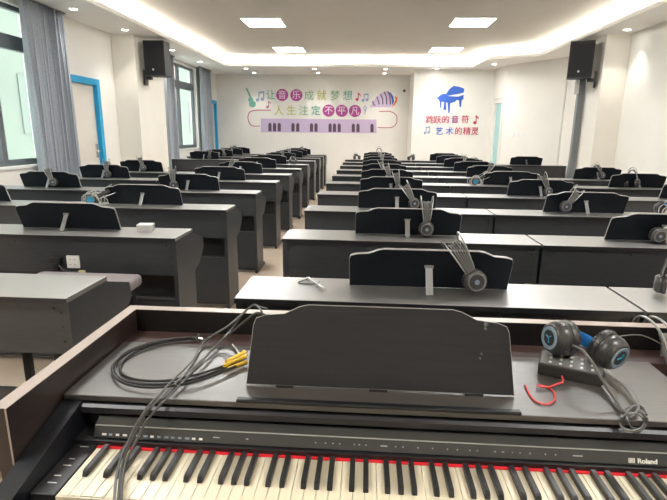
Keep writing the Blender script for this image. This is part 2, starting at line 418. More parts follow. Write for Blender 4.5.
for x, y in ((282.2, 95), (296.4, 95.2), (328.6, 110.6), (341.7, 110.8), (355, 111)):
    bm = bmesh.new(); disc(bm, x, y, 6.1, YB); wpart('round_badge', bm, S_PUR, root)
bm = bmesh.new(); fl(bm, [(261, 118.5), (376.5, 119.6), (376.5, 133.2), (261, 132.2)], YB); strip_o = wpart('keyboard_strip', bm, S_LIL, root)
for x in (270, 274.6, 279.3, 293, 297.8, 311.5, 316, 330.1, 334.5, 339.2, 353.3, 358, 372):
    bm = bmesh.new(); dy = (x-261)*.0095
    fl(bm, [(x-1.6, 131.2+dy), (x-1.6, 124.4+dy), (x-.8, 122.8+dy), (x+.8, 122.8+dy), (x+1.6, 124.4+dy), (x+1.6, 131.2+dy)], YB, .009); wpart('printed_key', bm, S_DK, root)
bm = bmesh.new(); line(bm, [(271, 110.2), (256, 110.2), (249.5, 112.5), (248, 118), (250, 124), (254, 126), (260, 126)], .022, YB); wpart('curved_line', bm, S_LINE, root)
bm = bmesh.new(); line(bm, [(379, 111.5), (390, 111.5), (396, 115), (397, 119.5), (396, 124), (391, 127.5), (378, 127.5)], .022, YB); wpart('curved_line', bm, S_LINE, root)
bm = bmesh.new(); disc(bm, 252.5, 104, 3.4, YB); disc(bm, 250.8, 99.8, 2.5, YB, .0062); fl(bm, [(250.2, 98), (251.4, 97.2), (247, 87.5), (245.6, 88.6)], YB, .0064); wpart('guitar_shape', bm, S_TEAL, root)
bm = bmesh.new(); note(bm, 257.5, 100, 8, YB, True); wpart('music_note', bm, S_LB, root)
bm = bmesh.new(); note(bm, 267.5, 107, 6, YB); wpart('music_note', bm, S_LINE, root)
bm = bmesh.new(); note(bm, 357, 99.5, 7, YB); wpart('music_note', bm, S_RED, root)
bm = bmesh.new(); note(bm, 363, 100.5, 6.5, YB, True); wpart('music_note', bm, S_LB, root)
bm = bmesh.new(); line(bm, [(364.5, 114.5), (365.5, 110), (363.8, 108.5), (365, 106), (366.5, 108), (364, 111)], .02, YB); wpart('music_note', bm, S_LB, root)
# fan of keys
def arcband(c, r0, r1, a0, a1, n=10):
    A = [(c[0]+r1[0]*math.cos(a0+(a1-a0)*i/n), c[1]-r1[1]*math.sin(a0+(a1-a0)*i/n)) for i in range(n+1)]
    Bq = [(c[0]+r0[0]*math.cos(a0+(a1-a0)*i/n), c[1]-r0[1]*math.sin(a0+(a1-a0)*i/n)) for i in range(n+1)]
    return A+Bq[::-1]
bm = bmesh.new(); fl(bm, [(369.5, 107.3), (373, 101), (378, 95.5), (383.5, 91.6), (388, 91.2), (391.5, 95), (393, 101), (391, 107)], YB); wpart('fan_shape', bm, S_LIL, root)
for i, (xb, yt) in enumerate(((372, 101.5), (376.2, 97), (380, 94), (383.8, 92), (387.4, 91.8))):
    bm = bmesh.new(); fl(bm, [(xb, yt), (xb+1, yt-.5), (xb+3.2, yt+5), (xb+3.4, 104.5), (xb+2.2, 104.5), (xb+2, yt+5)], YB, .009); wpart('printed_key', bm, S_DK, root)
bm = bmesh.new(); fl(bm, [(388, 91.8), (391, 93), (393.5, 97), (394, 102), (392.3, 105.5), (391.8, 99), (390, 94.5)], YB, .008); wpart('fan_shape', bm, S_BLU, root)
bm = bmesh.new(); fl(bm, [(395, 96), (397.4, 97.2), (397, 101.5), (394.8, 105), (391.5, 107.3), (394.2, 103), (395.4, 99.5)], YB, .008); wpart('fan_shape', bm, S_ORG, root)
# blue piano mural
root2 = thing('piano_mural', 'blue grand piano mural with red and blue characters on the right rear wall', 'mural', (2, YP, 1.9))
k = 6.67
def q4(l): return [(410+x/k, 70+y/k) for x, y in l]
bm = bmesh.new(); fl(bm, q4([(240, 158), (262, 128), (290, 106), (330, 112), (362, 125), (358, 150), (330, 158), (285, 166), (255, 172)]), YP); wpart('piano_lid_shape', bm, S_BLU, root2)
bm = bmesh.new(); fl(bm, q4([(176, 190), (205, 165), (225, 158), (240, 160), (256, 174), (320, 178), (358, 166), (356, 196), (332, 204), (312, 200), (300, 212), (268, 222), (196, 208), (192, 196)]), YP); wpart('piano_body_shape', bm, S_BLU, root2)
for l in ([(198, 206), (210, 206), (208, 253), (201, 253)], [(228, 214), (240, 214), (242, 266), (222, 266)], [(250, 216), (268, 216), (264, 286), (255, 286)], [(327, 198), (345, 198), (340, 247), (330, 247)]):
    bm = bmesh.new(); fl(bm, q4(l), YP); wpart('piano_leg_shape', bm, S_BLU, root2)
cs = .19
def q1(x, y): return (410+x/k, 70+y/k)
chars(root2, YP, [(c, *q1(x, y), m, cs) for c, x, y, m in (('跳', 130, 335, S_RED), ('跃', 182, 335, S_RED), ('的', 237, 334, S_RED), ('音', 299, 333, S_PUR), ('符', 368, 333, S_RED), ('艺', 195, 411, S_BLU), ('术', 262, 411, S_BLU), ('的', 322, 411, S_RED), ('精', 378, 411, S_RED), ('灵', 432, 411, S_RED))], 0)
bm = bmesh.new(); x, y = q1(432, 352); note(bm, x, y, 7.5, YP); wpart('music_note', bm, S_RED, root2)
bm = bmesh.new(); x, y = q1(100, 420); note(bm, x, y, 6, YP, True); wpart('music_note', bm, S_LB, root2)

# ------------------------------------------------------------------ wall speakers and pole
def speaker(name, label, x, y, rz, wallside):
    t = thing(name, label, 'speaker', (x, y, 2.2), rz, 'wall speakers at the pillars')
    bm = bmesh.new(); prism(bm, [(-.17, -.15), (.17, -.15), (.17, .10), (.10, .17), (-.10, .17), (-.17, .10)], 'Z', 0, .53)
    c = obj('cabinet', bm, SPK, t)
    obj('grille', B(-.155, .155, -.165, -.15, .02, .51, bev=.006), SPKG, t)
    bm = bmesh.new(); lathe(bm, [(0, 0), (.016, 0), (.016, .004), (0, .004)], Matrix.Translation((-.02, -.165, .09)) @ Matrix.Rotation(PI/2, 4, 'X'), 12); obj('badge', bm, LOGO, t)
    s = wallside
    bm = bmesh.new(); a_, b_ = sorted((s*.12, s*.235)); box(bm, a_, b_, -.02, .04, -.05, .0); a_, b_ = sorted((s*.215, s*.245)); box(bm, a_, b_, -.05, .07, -.14, .10, bev=.004)
    obj('wall_bracket', bm, TBLK, t)
speaker('wall_speaker', 'black loudspeaker mounted on the left pillar beside the grey curtain', -3.43, 8.35, 0, -1)
speaker('wall_speaker', 'black loudspeaker mounted on the right pillar above the grey pole', 3.26, 8.33, -.35, 1)
t = thing('steel_pole', 'grey steel pole rising from the floor to the right speaker', 'pole', (3.43, 8.62, 0))
obj('pole_shaft', B(-.045, .045, -.045, .045, .01, 2.79, bev=.006), POLEM, t)
obj('base_plate', B(-.09, .09, -.09, .09, 0, .012), POLEM, t)
t = thing('junction_box', 'narrow white box fixed to the grey pole under the right speaker', 'box', (3.34, 8.60, 1.99))
obj('box_body', B(-.035, .043, -.03, .03, 0, .24, bev=.006), WHITE, t); obj('box_lid', B(-.03, .038, -.035, -.03, .01, .23), WHITE, t)

# ------------------------------------------------------------------ student pianos
W = 1.384; PH = .78
def rest_outline(): return [(-.297, 0), (-.297, .118), (-.292, .132), (-.27, .139), (-.225, .143), (-.19, .158), (-.17, .162), (.17, .162), (.19, .158), (.225, .143), (.27, .139), (.292, .132), (.297, .118), (.297, 0)]
def make_rest(lean, parent, y0, z0, mb, me, h=1.0, strut=True, taper=0.0):
    bm = bmesh.new(); pts = [(x*(1-taper*z/.16), z*h) for x, z in rest_outline()]
    prism(bm, pts, 'Y', -.006, .006)
    bmesh.ops.bevel(bm, geom=[e for e in bm.edges if abs(e.verts[0].co.y-e.verts[1].co.y) < 1e-5], offset=.0015, segments=1, affect='EDGES')
    bm.normal_update()
    for f in bm.faces:
        if abs(f.normal.y) < .9: f.material_index = 1
    sh = Matrix.Rotation(lean, 4, 'X')
    bmesh.ops.transform(bm, matrix=Matrix.Translation((0, y0, z0)) @ sh, verts=bm.verts)
    r = obj('music_rest', bm, [mb, me], parent)
    if strut:
        b = bmesh.new(); box(b, -.016, .010, -.0025, .0025, 0, .118, bev=.002)
        bmesh.ops.transform(b, matrix=Matrix.Translation((0, y0-.103, z0)) @ Matrix.Rotation(-.62, 4, 'X'), verts=b.verts)
        box(b, -.020, .014, y0-.045, y0-.030, z0+.085, z0+.097)
        obj('support_bracket', b, STRUT, r)
    return r
def make_piano():
    t = thing('digital_piano', '', 'piano')
    prof = [(0, .02), (0, PH-.018), (.255, PH-.018), (.275, PH-.026), (.445, .70), (.455, .63), (.365, .545), (.275, .52), (.275, .02)]
    for s in (0, 1):
        x0, x1 = (0, .022) if s == 0 else (W-.022, W)
        bm = bmesh.new(); prism(bm, prof, 'X', x0, x1); obj('side_panel', bm, PIANO, t)
        obj('foot', B(x0-.004 if s else x0, x1 if s else x1+.004, -.0, .36, 0, .03, bev=.004), PIANO, t)
    obj('top_panel', B(-.002, W+.002, -.012, .262, PH-.018, PH, bev=.001), PTOP, t)
    obj('top_edge_band', B(-.002, W+.002, -.0145, -.0122, PH-.020, PH-.0015), TBLK, t)
    obj('back_panel', B(.022, W-.022, .004, .02, .562, PH-.018), PIANO, t)
    for x in (.06, W/3, 2*W/3, W-.06):
        z = PH-.045; b = bmesh.new(); lathe(b, [(0, .003), (.006, .002), (.007, 0), (0, 0)], Matrix.Translation((x, .004, z)) @ Matrix.Rotation(PI/2, 4, 'X'), 10); obj('panel_screw', b, TBLK, t)
    for x in (.034, W-.034):
        for z in (.72, .665, .61): b = bmesh.new(); lathe(b, [(0, .003), (.005, .002), (.006, 0), (0, 0)], Matrix.Translation((x, .004, z)) @ Matrix.Rotation(PI/2, 4, 'X'), 10); obj('panel_screw', b, TBLK, t)
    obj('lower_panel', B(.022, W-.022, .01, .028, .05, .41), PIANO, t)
    obj('foot_board', B(.022, W-.022, .05, .10, .02, .07), PIANO, t)
    bm = bmesh.new(); prism(bm, [(.13, PH-.02), (.262, PH-.02), (.275, PH-.034), (.440, .696), (.448, .634), (.36, .552), (.13, .56)], 'X', .022, W-.022); obj('keyboard_case', bm, PIANO, t)
    obj('key_cover', B(.03, W-.03, .300, .41, .706, .712), PTOP, t)
    bm = bmesh.new()
    for dx in (-.07, 0, .07): box(bm, W/2+dx-.012, W/2+dx+.012, .26, .36, .05, .062, bev=.003)
    obj('pedal', bm, STEEL, t)
    holder = make_rest(.38, t, .185, PH+.002, RESTB, RESTE, h=1.06)
    holder.location = (W/2, 0, 0)
    return t
YL = [1.572, 2.572, 3.572, 4.575, 5.62, 6.62, 7.68, 8.72, 9.88, 10.95, 11.85, 12.62]
def row_y(col, r): return YL[r-1] if col[0] == 'L' else COLS[col][1]+(r-1)
COLS = {'L2': (-1.008-2*1.40, 1.572, 'window'), 'L1': (-1.008-1.40, 1.572, 'aisle'), 'A': (-.4475, 1.636, ''), 'B': (-.4475+1.40, 1.636, ''), 'C': (-.4475+2.80, 1.636, '')}
WHERE = {'L1': 'left of the aisle, aisle side', 'L2': 'left of the aisle, window side', 'A': 'right of the aisle, aisle side', 'B': 'right of the aisle, middle column', 'C': 'right of the aisle, wall side'}
ROWS = {'L1': range(1, 13), 'L2': (3, 4, 5, 6, 9, 10, 11, 12), 'A': range(1, 11), 'B': range(1, 11), 'C': (4, 5, 6, 9)}
proto = None
_b = B(.022, W-.022, .11, .125, .40, .575); IPM = bpy.data.meshes.new('gap_shade_sheet'); _b.to_mesh(IPM); _b.free(); IPM.materials.append(GAPSHADE)  # dark sheet added to stand for the shade in the open gap
for col, rows in ROWS.items():
    for r in rows:
        if proto is None: proto = make_piano(); p = proto
        else: p = copy_tree(proto)
        x, y, _ = COLS[col]
        p.location = (x - (.17 if col == 'L2' and r >= 9 else 0), row_y(col, r), 0)
        p['label'] = 'black digital piano in the %s row, %s' % (ordn[r-1], WHERE[col])
        p['group'] = 'student digital pianos in rows'
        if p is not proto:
            q_ = bpy.data.objects.new('gap_shade_sheet', IPM); C.objects.link(q_); q_.parent = p

# ------------------------------------------------------------------ headphones
def band_pts(half, h, n=14, yo=0.0, sq=1.0):
    out = []
    for i in range(n+1):
        a = PI*i/n
        out.append((half*math.cos(a), yo*math.sin(a)**.5 if math.sin(a) > 0 else 0, .045+(h-.045)*math.sin(a)**sq))
    return out
def make_headphones(blue=False, wrapped=True, label=''):
    t = thing('headphones', label, 'headphones')
    for s in (-1, 1):
        M = Matrix.Translation((s*.030, 0, .046)) @ Matrix.Rotation(s*PI/2, 4, 'Y')
        bm = bmesh.new(); lathe(bm, [(0, .006), (.022, .006), (.030, 0), (.040, .002), (.043, .010), (.041, .018), (.036, .02), (0, .02)], M, 24)
        c = obj('ear_cushion', bm, HPB, t, True)
        bm = bmesh.new(); lathe(bm, [(0, .019), (.037, .019), (.041, .025), (.040, .036), (.033, .045), (.030, .046), (0, .046)], M, 24)
        e = obj('ear_cup', bm, HPG, t, True)
        bm = bmesh.new(); lathe(bm, [(.027, .0455), (.028, .048), (.032, .0475), (.033, .0445), (.027, .0455)], M, 24); obj('cup_ring', bm, HPGR, e, True)
        er = .026 if blue else .009; bm = bmesh.new(); lathe(bm, [(0, .046), (er, .046), (er, .0485), (0, .0485)], M, 20); obj('cup_emblem', bm, HPTEAL if blue else HPL, e, True)
    bm = bmesh.new()
    for yo in (-.034, .034): tube(bm, band_pts(.056, .222, yo=yo), .0028, n=6, k=2)
    obj('headband_wire', bm, WIRE, t, True)
    bm = bmesh.new(); tube(bm, band_pts(.048, .185)[1:-1], .01, n=8, k=2, flat=(.014, .0025) if True else None); obj('headband_pad', bm, HPB, t, True)
    if blue:
        bm = bmesh.new()
        for k_ in range(5):
            pts = []
            for i in range(17):
                a = 2*PI*i/16*1.0 + k_; rr = .075+.010*k_*math.cos(a*2+k_)
                pts.append((.078-.018*k_+.012*math.sin(a+k_), .02+rr*math.cos(a), .046+rr*.75*math.sin(a)))
            tube(bm, pts, .0035, n=6, k=3)
        obj('tangled_cable', bm, CABW, t, True)
    if wrapped and not blue:
        bm = bmesh.new()
        for k_ in range(7):
            yo = -.027+.009*k_
            tube(bm, [(x*(1.02+.03*(k_ % 2)), y, z*.97+.002*(k_ % 3)) for x, y, z in band_pts(.058, .195, yo=yo)], .0030, n=5, k=2)
        obj('wrapped_cable', bm, CABL, t, True)
    return t
hp_h = make_headphones(); hp_b = make_headphones(blue=True)
# hanging over the rests: (col,row,dx from rest centre, sideways lean, extra turn)
hang = [('A', 1, .15, -.50, .15), ('A', 2, .10, .0, 0), ('A', 3, .12, -.5, .1), ('A', 4, .07, -.2, 0), ('A', 5, .03, -.3, .1), ('A', 6, .0, -.35, 0), ('A', 8, .02, .1, 0), ('A', 9, .0, .15, .1),
        ('B', 2, -.06, 1.0, .1), ('B', 3, -.16, .65, -.1), ('B', 4, .05, -.3, .1), ('B', 6, -.05, .55, 0), ('B', 8, .02, .1, .2), ('C', 5, -.06, -.1, .9), ('C', 6, .02, -.4, .4), ('C', 4, .12, -.3, .2),
        ('L1', 4, -.14, -.1, .2), ('L1', 6, -.16, .5, 0), ('L1', 10, 0, 0, .3), ('L1', 9, .05, -.2, .2), ('L2', 4, .05, -.45, .3), ('L2', 5, .05, -.1, .2), ('L2', 6, .02, -.3, .5), ('L2', 9, .1, .2, .3), ('L2', 10, .1, -.2, .4), ('L2', 11, .0, .3, .6), ('L1', 12, .1, -.3, .5), ('L2', 12, -.1, .1, .9)]
used = {'h': False, 'b': False}
def get_hp(which):
    src = hp_h if which == 'h' else hp_b
    if not used[which]: used[which] = True; return src
    return copy_tree(src)
side_words = {-1: 'tilting left', 0: 'upright', 1: 'tilting right'}
for col, r, dx, lean, turn in hang:
    h = get_hp('h'); x, y, _ = COLS[col]
    sgn = 0 if abs(lean) < .16 else (1 if lean > 0 else -1)
    X = x+W/2+dx-(.17 if col == 'L2' and r >= 9 else 0); Y = row_y(col, r)+.150
    lift = .043*abs(math.sin(lean))*0
    h.location = (X, Y, PH+.006+.0*lift)
    h.rotation_mode = 'XYZ'
    # local X (cup axis) along world Y, then lean sideways about world Y
    R_ = Matrix.Rotation(lean, 4, 'Y') @ Matrix.Rotation(PI/2+turn, 4, 'Z')
    # pivot about the cup centre
    piv = Vector((0, 0, .046))
    h.matrix_basis = Matrix.Translation((X, Y, PH+.006)) @ Matrix.Translation(piv) @ R_ @ Matrix.Translation(-piv)
    h['label'] = 'grey headphones %s on the %s row music rest, %s' % (side_words[sgn], ordn[r-1], WHERE[col])
    h['group'] = 'headphones hung on the music rests'
# lying pairs
lying = [('b', -2.10, 3.69, .3, 'blue-lined headphones lying on the piano top in the third row, left of the aisle'),
         ('b', 1.24, 5.79, -.3, 'blue-lined headphones lying on the piano top in the fifth row, right of the aisle'),
         ('b', 2.22, 3.78, .6, 'blue-lined headphones lying at the right edge on the third row piano top'),
         ('u', 1.13, 1.79, -.5, 'silver-banded headphones standing on the front row at the right edge of the picture'),
         ('h', -1.30, 8.85, .2, 'silver headphones lying at the aisle end of the eighth row, left of the aisle'),
         ('h', -.20, 10.76, .3, 'dark headphones lying at the aisle end of the last row, right of the aisle'),
         ('h', .95, 10.76, -.5, 'dark headphones lying between the first two pianos of the last row'),
         ('h', 2.15, 9.76, .5, 'dark headphones lying in the ninth row next to the right wall piano')]
for w_, X, Y, rz, lb in lying:
    h = get_hp('b' if w_ == 'b' else 'h')
    if w_ == 'u': h.matrix_basis = Matrix.Translation((X, Y, PH+.004)) @ Matrix.Rotation(rz, 4, 'Z') @ Matrix.Scale(.85, 4)
    elif w_ == 'b': h.matrix_basis = Matrix.Translation((X, Y, PH+.045)) @ Matrix.Rotation(-1.45+rz*.3, 4, 'Z') @ Matrix.Rotation(-1.1, 4, 'X') @ Matrix.Translation((0, 0, -.046))
    else: h.matrix_basis = Matrix.Translation((X, Y, PH+.045)) @ Matrix.Rotation(rz, 4, 'Z') @ Matrix.Rotation(-1.22, 4, 'X') @ Matrix.Translation((0, 0, -.046))
    if X == 2.22:
        for c_ in h.children:
            if c_.name.startswith('headband_pad'): c_.material_slots[0].link = 'OBJECT'; c_.material_slots[0].material = HPBLUE
    h['label'] = lb; h['group'] = 'headphones lying on the piano tops'
# pair standing on the last row rest
h = get_hp('h'); h.matrix_basis = Matrix.Translation((.27, 10.86, PH+.003)) @ Matrix.Scale(1.25, 4); h['label'] = 'headphones standing behind the music rest of the farthest row beside the aisle'; h['group'] = 'headphones lying on the piano tops'

# small things on the piano tops
t = thing('card_box', 'small white box on the second row piano top left of the aisle', 'box', (-1.262, 2.735, PH), .15)
obj('carton', B(-.042, .042, -.032, .032, 0, .034, bev=.002), mat('carton_grey', (.42, .41, .40), .5), t)
obj('lid', B(-.043, .043, -.033, .033, .034, .042, bev=.002), mat('carton_lid', (.6, .6, .58), .5), t)
p0 = atZ(307.5, 277.5, PH+.01); p1 = atZ(325, 289, PH+.01)
t = thing('metal_clip', 'silver bar clip lying on the front row piano top beside the aisle', 'clip', (0, 0, 0)); t.location = (p0.x, p0.y, PH)
d_ = Vector((p1.x-p0.x, p1.y-p0.y, 0)); bm = bmesh.new(); tube(bm, [(0, 0, .009), tuple(d_*.5+Vector((0, 0, .009))), tuple(d_+Vector((0, 0, .009)))], .0045, n=8)
obj('bar', bm, WIRE, t, True)
for f_ in (0.04, .6, .96):
    bm = bmesh.new(); lathe(bm, [(0, 0), (.008, 0), (.008, .013), (0, .013)], Matrix.Translation(d_*f_), 12); obj('ring_clamp', bm, STEEL, t)
bm = bmesh.new(); tube(bm, [(-.0, -.0, .004), (-.03, -.05, .003), (.03, -.06, .003), (.05, -.03, .003)], .0022, n=6); obj('thin_lead', bm, CABG, t, True)
# socket and plug on the second row back panel
X0, Y0 = -1.617, 1.572+1+.004
t = thing('power_socket', 'white socket on the back of the second row piano, left of the aisle', 'socket', (X0, Y0, .628))
obj('face_plate', B(-.036, .036, -.012, 0, -.036, .036, bev=.003), WHITE, t)
bm = bmesh.new()
for a in (-.015, .012):
    for b_ in (-.015, .015): box(bm, a-.006, a+.006, -.013, -.011, b_-.002, b_+.002)
obj('slot', bm, CABW, t)
t = thing('power_plug', 'black plug adapter beside the white socket, left of the aisle', 'plug', (-1.71, Y0, .615))
obj('plug_body', B(-.035, .03, -.035, 0, .005, .04, bev=.006), CABB, t); obj('plug_stem', B(-.015, .012, -.03, -.002, -.04, .01, bev=.003), CABB, t)
bm = bmesh.new(); tube(bm, [(.02, -.03, .0), (.06, -.04, -.03), (.12, -.03, -.04), (.155, -.02, -.036)], .004, n=6); obj('cord', bm, CABG, t, True)
obj('plug_tip', B(.13, .165, -.03, -.015, -.045, -.03, bev=.003), mat('plug_cream', (.75, .68, .4), .4), t)
# stool
t = thing('piano_stool', 'mauve padded stool between first and second rows, left of the aisle', 'stool', (-1.445, 2.30, 0))
obj('seat', B(-.28, .28, -.15, .15, .545, .61, bev=.025, seg=4), STOOLM, t, True)
obj('seat_frame', B(-.24, .24, -.12, .12, .50, .545), TBLK, t)
for a in (-1, 1):
    for b_ in (-1, 1): obj('leg', B(a*.225-.016, a*.225+.016, b_*.115-.018, b_*.115+.018, 0, .50, bev=.003), TBLK, t)

# ------------------------------------------------------------------ teacher desk enclosure and piano
TX0, TX1 = -.644, .733
EX0, EX1 = -.648, .90          # enclosure inner faces
ER, EB = .85, 1.300
t = thing('desk_surround', 'dark brown wooden surround boxing in the front piano', 'desk', (0, 0, 0)); t.location = (.1, 1.0, 0)
def tp(name, bm, m, par, sm=False):
    o = obj(name, bm, m, par, sm); o.location = -par.location; return o
tp('side_board', B(EX0-.030, EX0, .775, EB+.030, 0, ER-.0015), WOOD, t)
tp('side_board', B(EX1, EX1+.030, .775, EB+.030, 0, ER-.0015), WOOD, t)
tp('back_board', B(EX0, EX1, EB, EB+.030, 0, ER-.0015), mat('shaded_brown_laminate', (.007, .0055, .005), .4), t)  # surround laminate darkened, shade of the inside put into the colour
bm = bmesh.new(); box(bm, EX0-.030, EX0, .775, EB+.030, ER-.0015, ER); box(bm, EX1, EX1+.030, .775, EB+.030, ER-.0015, ER); box(bm, EX0, EX1, EB, EB+.030, ER-.0015, ER)
tp('edge_band', bm, WOODE, t)
tp('edge_band', B(EX0-.003, EX0, .7735, .775, 0, ER), WOODE, t)
tp('inner_ledge', B(EX0, EX1, 1.214, EB, .74, .784), REDL, t)

T = thing('stage_piano', 'large black digital piano with open keyboard in the foreground, inside the wooden surround', 'piano', ((TX0+TX1)/2, 1.0, 0))
TT = .79
def P_(name, bm, m, par=T, sm=False, label=None):
    o = obj(name, bm, m, par, sm)
    l = -T.location
    o.location = l if par is T else (0, 0, 0)
    if label: o['label'] = label
    return o
P_('top_panel', B(TX0, TX1, .932, 1.212, TT-.013, TT, bev=.002), TTOP)
# side arms sloping to the player
for s in (0, 1):
    x0, x1 = (TX0, TX0+.042) if s == 0 else (TX1-.042, TX1)
    bm = bmesh.new(); prism(bm, [(1.21, .03), (1.21, TT-.014), (.932, TT-.014), (.92, TT-.016), (.62, .70), (.60, .685), (.60, .60), (.95, .55), (.95, .03)], 'X', x0, x1); P_('side_arm', bm, TREST)
    P_('side_foot', B(x0, x1, .62, 1.21, 0, .03, bev=.004), TBLK)
P_('back_panel', B(TX0+.042, TX1-.042, 1.195, 1.21, .08, TT-.022), TBLK)
P_('key_bed', B(TX0+.042, TX1-.042, .60, .95, .62, .672, bev=.003), TBLK)
P_('key_slip', B(TX0+.042, TX1-.042, .60, .615, .672, .69, bev=.003), TBLK)
# fallboard rails under the top
P_('fallboard_housing', B(TX0+.042, TX1-.042, .955, .965, .69, TT-.014), TBLK)
bm = bmesh.new(); prism(bm, [(.955, .7725), (.930, .7715), (.923, .767), (.922, .755), (.927, .7505), (.955, .750)], 'X', TX0+.042, TX1-.042)
P_('fallboard', bm, TBLK)
KX0 = -.550; KP = .02255
KXE = KX0+52*KP
bm = bmesh.new(); prism(bm, [(.955, .747), (.925, .7465), (.907, .7375), (.955, .7375)], 'X', KX0-.012, TX1-.075); P_('control_panel_top', bm, TGLOSS)
bm = bmesh.new(); prism(bm, [(.955, .7375), (.907, .7375), (.9045, .7350), (.8960, .7135), (.900, .7115), (.955, .7115)], 'X', KX0-.012, TX1-.075); cpn = P_('control_panel', bm, TGLOSS)
P_('panel_edge_glint', B(KX0-.012, TX1-.075, .9045, .9075, .7355, .7378, bev=.001), mat('painted_edge_glint', (.35, .35, .34), .2))  # pale strip painted as the highlight along the panel ridge
P_('panel_front', B(TX0+.042, TX1-.042, .889, .955, .695, .7105, bev=.001), TBLK)
P_('felt_strip', B(KX0, KXE, .880, .8895, .680, .6995), FELT)
FA = math.atan2(.7350-.7135, .9045-.8960)
def face_y(z): return .8960+(z-.7135)*(.9045-.8960)/(.7350-.7135)
# buttons and printed legends
DIMW = mat('printed_grey', (.38, .38, .37), .5)
def pmark(name, x, w_, z, h, m):
    y = face_y(z); bm = bmesh.new(); box(bm, x, x+w_, -.0006, .0004, -h/2, h/2)
    bmesh.ops.transform(bm, matrix=Matrix.Translation((0, y, z)) @ Matrix.Rotation(-(PI/2-FA), 4, 'X'), verts=bm.verts); P_(name, bm, m)
for i in range(15):
    pmark('button', -.545+.0150*i, .0075 if i % 3 else .0095, .7200, .0042, LOGO if i in (0, 2, 3, 5, 7, 13, 14) else HPL)
for x, w_ in ((-.305, .018), (-.235, .006), (-.09, .003), (-.07, .004), (-.055, .005), (-.04, .003), (-.01, .003), (.0, .004), (.014, .003), (.045, .018), (.075, .003), (.09, .003), (.12, .004), (.15, .003), (.18, .003), (.20, .003), (.225, .003), (.24, .003), (.275, .004), (.29, .006), (.31, .003), (.325, .003), (.345, .003), (.375, .003), (.395, .003), (.43, .024)):
    pmark('panel_mark', x, w_*.8, .7245, .0022, DIMW)
zq = .7212
lg = text('brand_logo', 'Roland', .0130, LOGO, (0, 0, 0), (FA, 0, 0), T, .0004, .0004, scale=(1.05, .95, 1))
lg.location = Vector((.574, face_y(zq)-.001, zq)) - T.location
for i in range(5): pmark('brand_mark', .538+i*.0026, .0016, zq, .0095, LOGO)
# keys
black_after = {0, 2, 3, 5, 6}  # relative to C: C D F G A
for i in range(52):
    bm = bmesh.new(); x = KX0+i*KP
    box(bm, x+.0004, x+KP-.0004, .740, .8825, .680, .6985, bev=.0009)
    box(bm, x+.0004, x+KP-.0004, .738, .744, .672, .6985, bev=.0008)
    P_('white_key', bm, IVORY)
names = 'ABCDEFG'
for i in range(51):
    n_ = names[i % 7]
    if n_ in 'ACDFG':
        off = {'A': .002, 'C': -.002, 'D': .002, 'F': -.0025, 'G': 0}[n_]
        xc = KX0+(i+1)*KP+off
        bm = bmesh.new(); prism(bm, [(.8815, .698), (.8815, .7095), (.803, .7105), (.797, .708), (.792, .698)], 'X', xc-.0051, xc+.0051)
        bmesh.ops.bevel(bm, geom=list(bm.edges), offset=.0009, segments=2, affect='EDGES')
        P_('black_key', bm, EBONY)
P_('key_block', B(TX0+.043, KX0-.001, .74, .889, .672, .700, bev=.002), TBLK)
P_('key_block', B(KXE+.001, TX1-.043, .74, .889, .672, .700, bev=.002), TBLK)
for i, (yy, w_) in enumerate(((.88, .018), (.84, .012), (.82, .016), (.79, .014), (.77, .018))):
    P_('connector_label', B(KX0-.035, KX0-.035+w_, yy, yy+.002, .6995, .7003), LOGO)
# music rest on top, leaning away
tr = make_rest(-.33, T, 1.005-1.0, TT+.004, TREST, RESTE, h=1.13, strut=False, taper=.045)
tr.location = (.04-T.location.x, 0, 0)
P_('rest_ledge', B(-.262, .332, .928, .944, TT, TT+.008, bev=.003), TREST)
for x in (-.17, .04, .25): P_('rest_hinge', B(x-.02, x+.02, 1.0, 1.04, TT, TT+.006), TBLK)
DOT = mat('clear_dot', (.10, .10, .10), .2)
for dx, dz, rr in ((.235, .155, .006), (.233, .145, .004), (.225, .09, .003), (.222, .08, .003)):
    bm = bmesh.new(); lathe(bm, [(0, -.001), (rr, -.001), (rr*.9, .0015), (0, .002)], Matrix.Translation((.04+dx, .996+dz*.34, TT+.004+dz*.945)) @ Matrix.Rotation(PI/2-.33, 4, 'X'), 12); P_('rest_button', bm, DOT)
# glossy cup-ring printed sticker on the panel at right
# cables ---------------------------------------------------------------
def cab(name, bm, m, label, group=None, cat='cable'):
    return tag(obj(name, bm, m, None, True), label, cat, group)
def on(x, y, z): q = atZ(x, y, z); return (q.x, q.y, z)
# black audio cable looped on top
zt = TT+.0045
t = thing('audio_cable', 'black looped audio cable with yellow plugs on the left of the piano top', 'cable', (0, 0, 0)); t.location = (-.45, 1.08, TT)
L = [[(198, 337.5), (175, 338.5), (150, 343), (125, 353), (115, 366), (118, 377), (135, 383.5), (165, 384), (195, 379), (222, 369), (233, 364)],
     [(196, 339), (172, 341), (148, 347), (128, 357), (120, 367), (124, 375), (140, 380), (168, 380.5), (197, 374.5), (222, 366.5), (236, 360)],
     [(192, 337), (168, 340), (144, 346), (121, 357), (112, 369), (120, 381), (142, 387), (172, 386), (200, 380), (224, 371), (236, 366)]]
bm = bmesh.new()
for i, l in enumerate(L): tube(bm, [Vector(on(x, y, zt+(.006 if i == 2 else 0))) for x, y in l], .0031, n=8, k=6)
o = obj('cable_loop', bm, CABB, t, True); o.location = -t.location
for i, ((xa, ya), (xb, yb_)) in enumerate((((224, 366), (246, 356)), ((228, 369), (247, 362)), ((226, 362), (245, 352)))):
    a = Vector(on(xa, ya, TT+.009)); b = Vector(on(xb, yb_, TT+.009)); bm = bmesh.new(); tube(bm, [a, a.lerp(b, .5), b], .0050, n=10, k=3); o = obj('yellow_plug', bm, YEL, t, True); o.location = -t.location
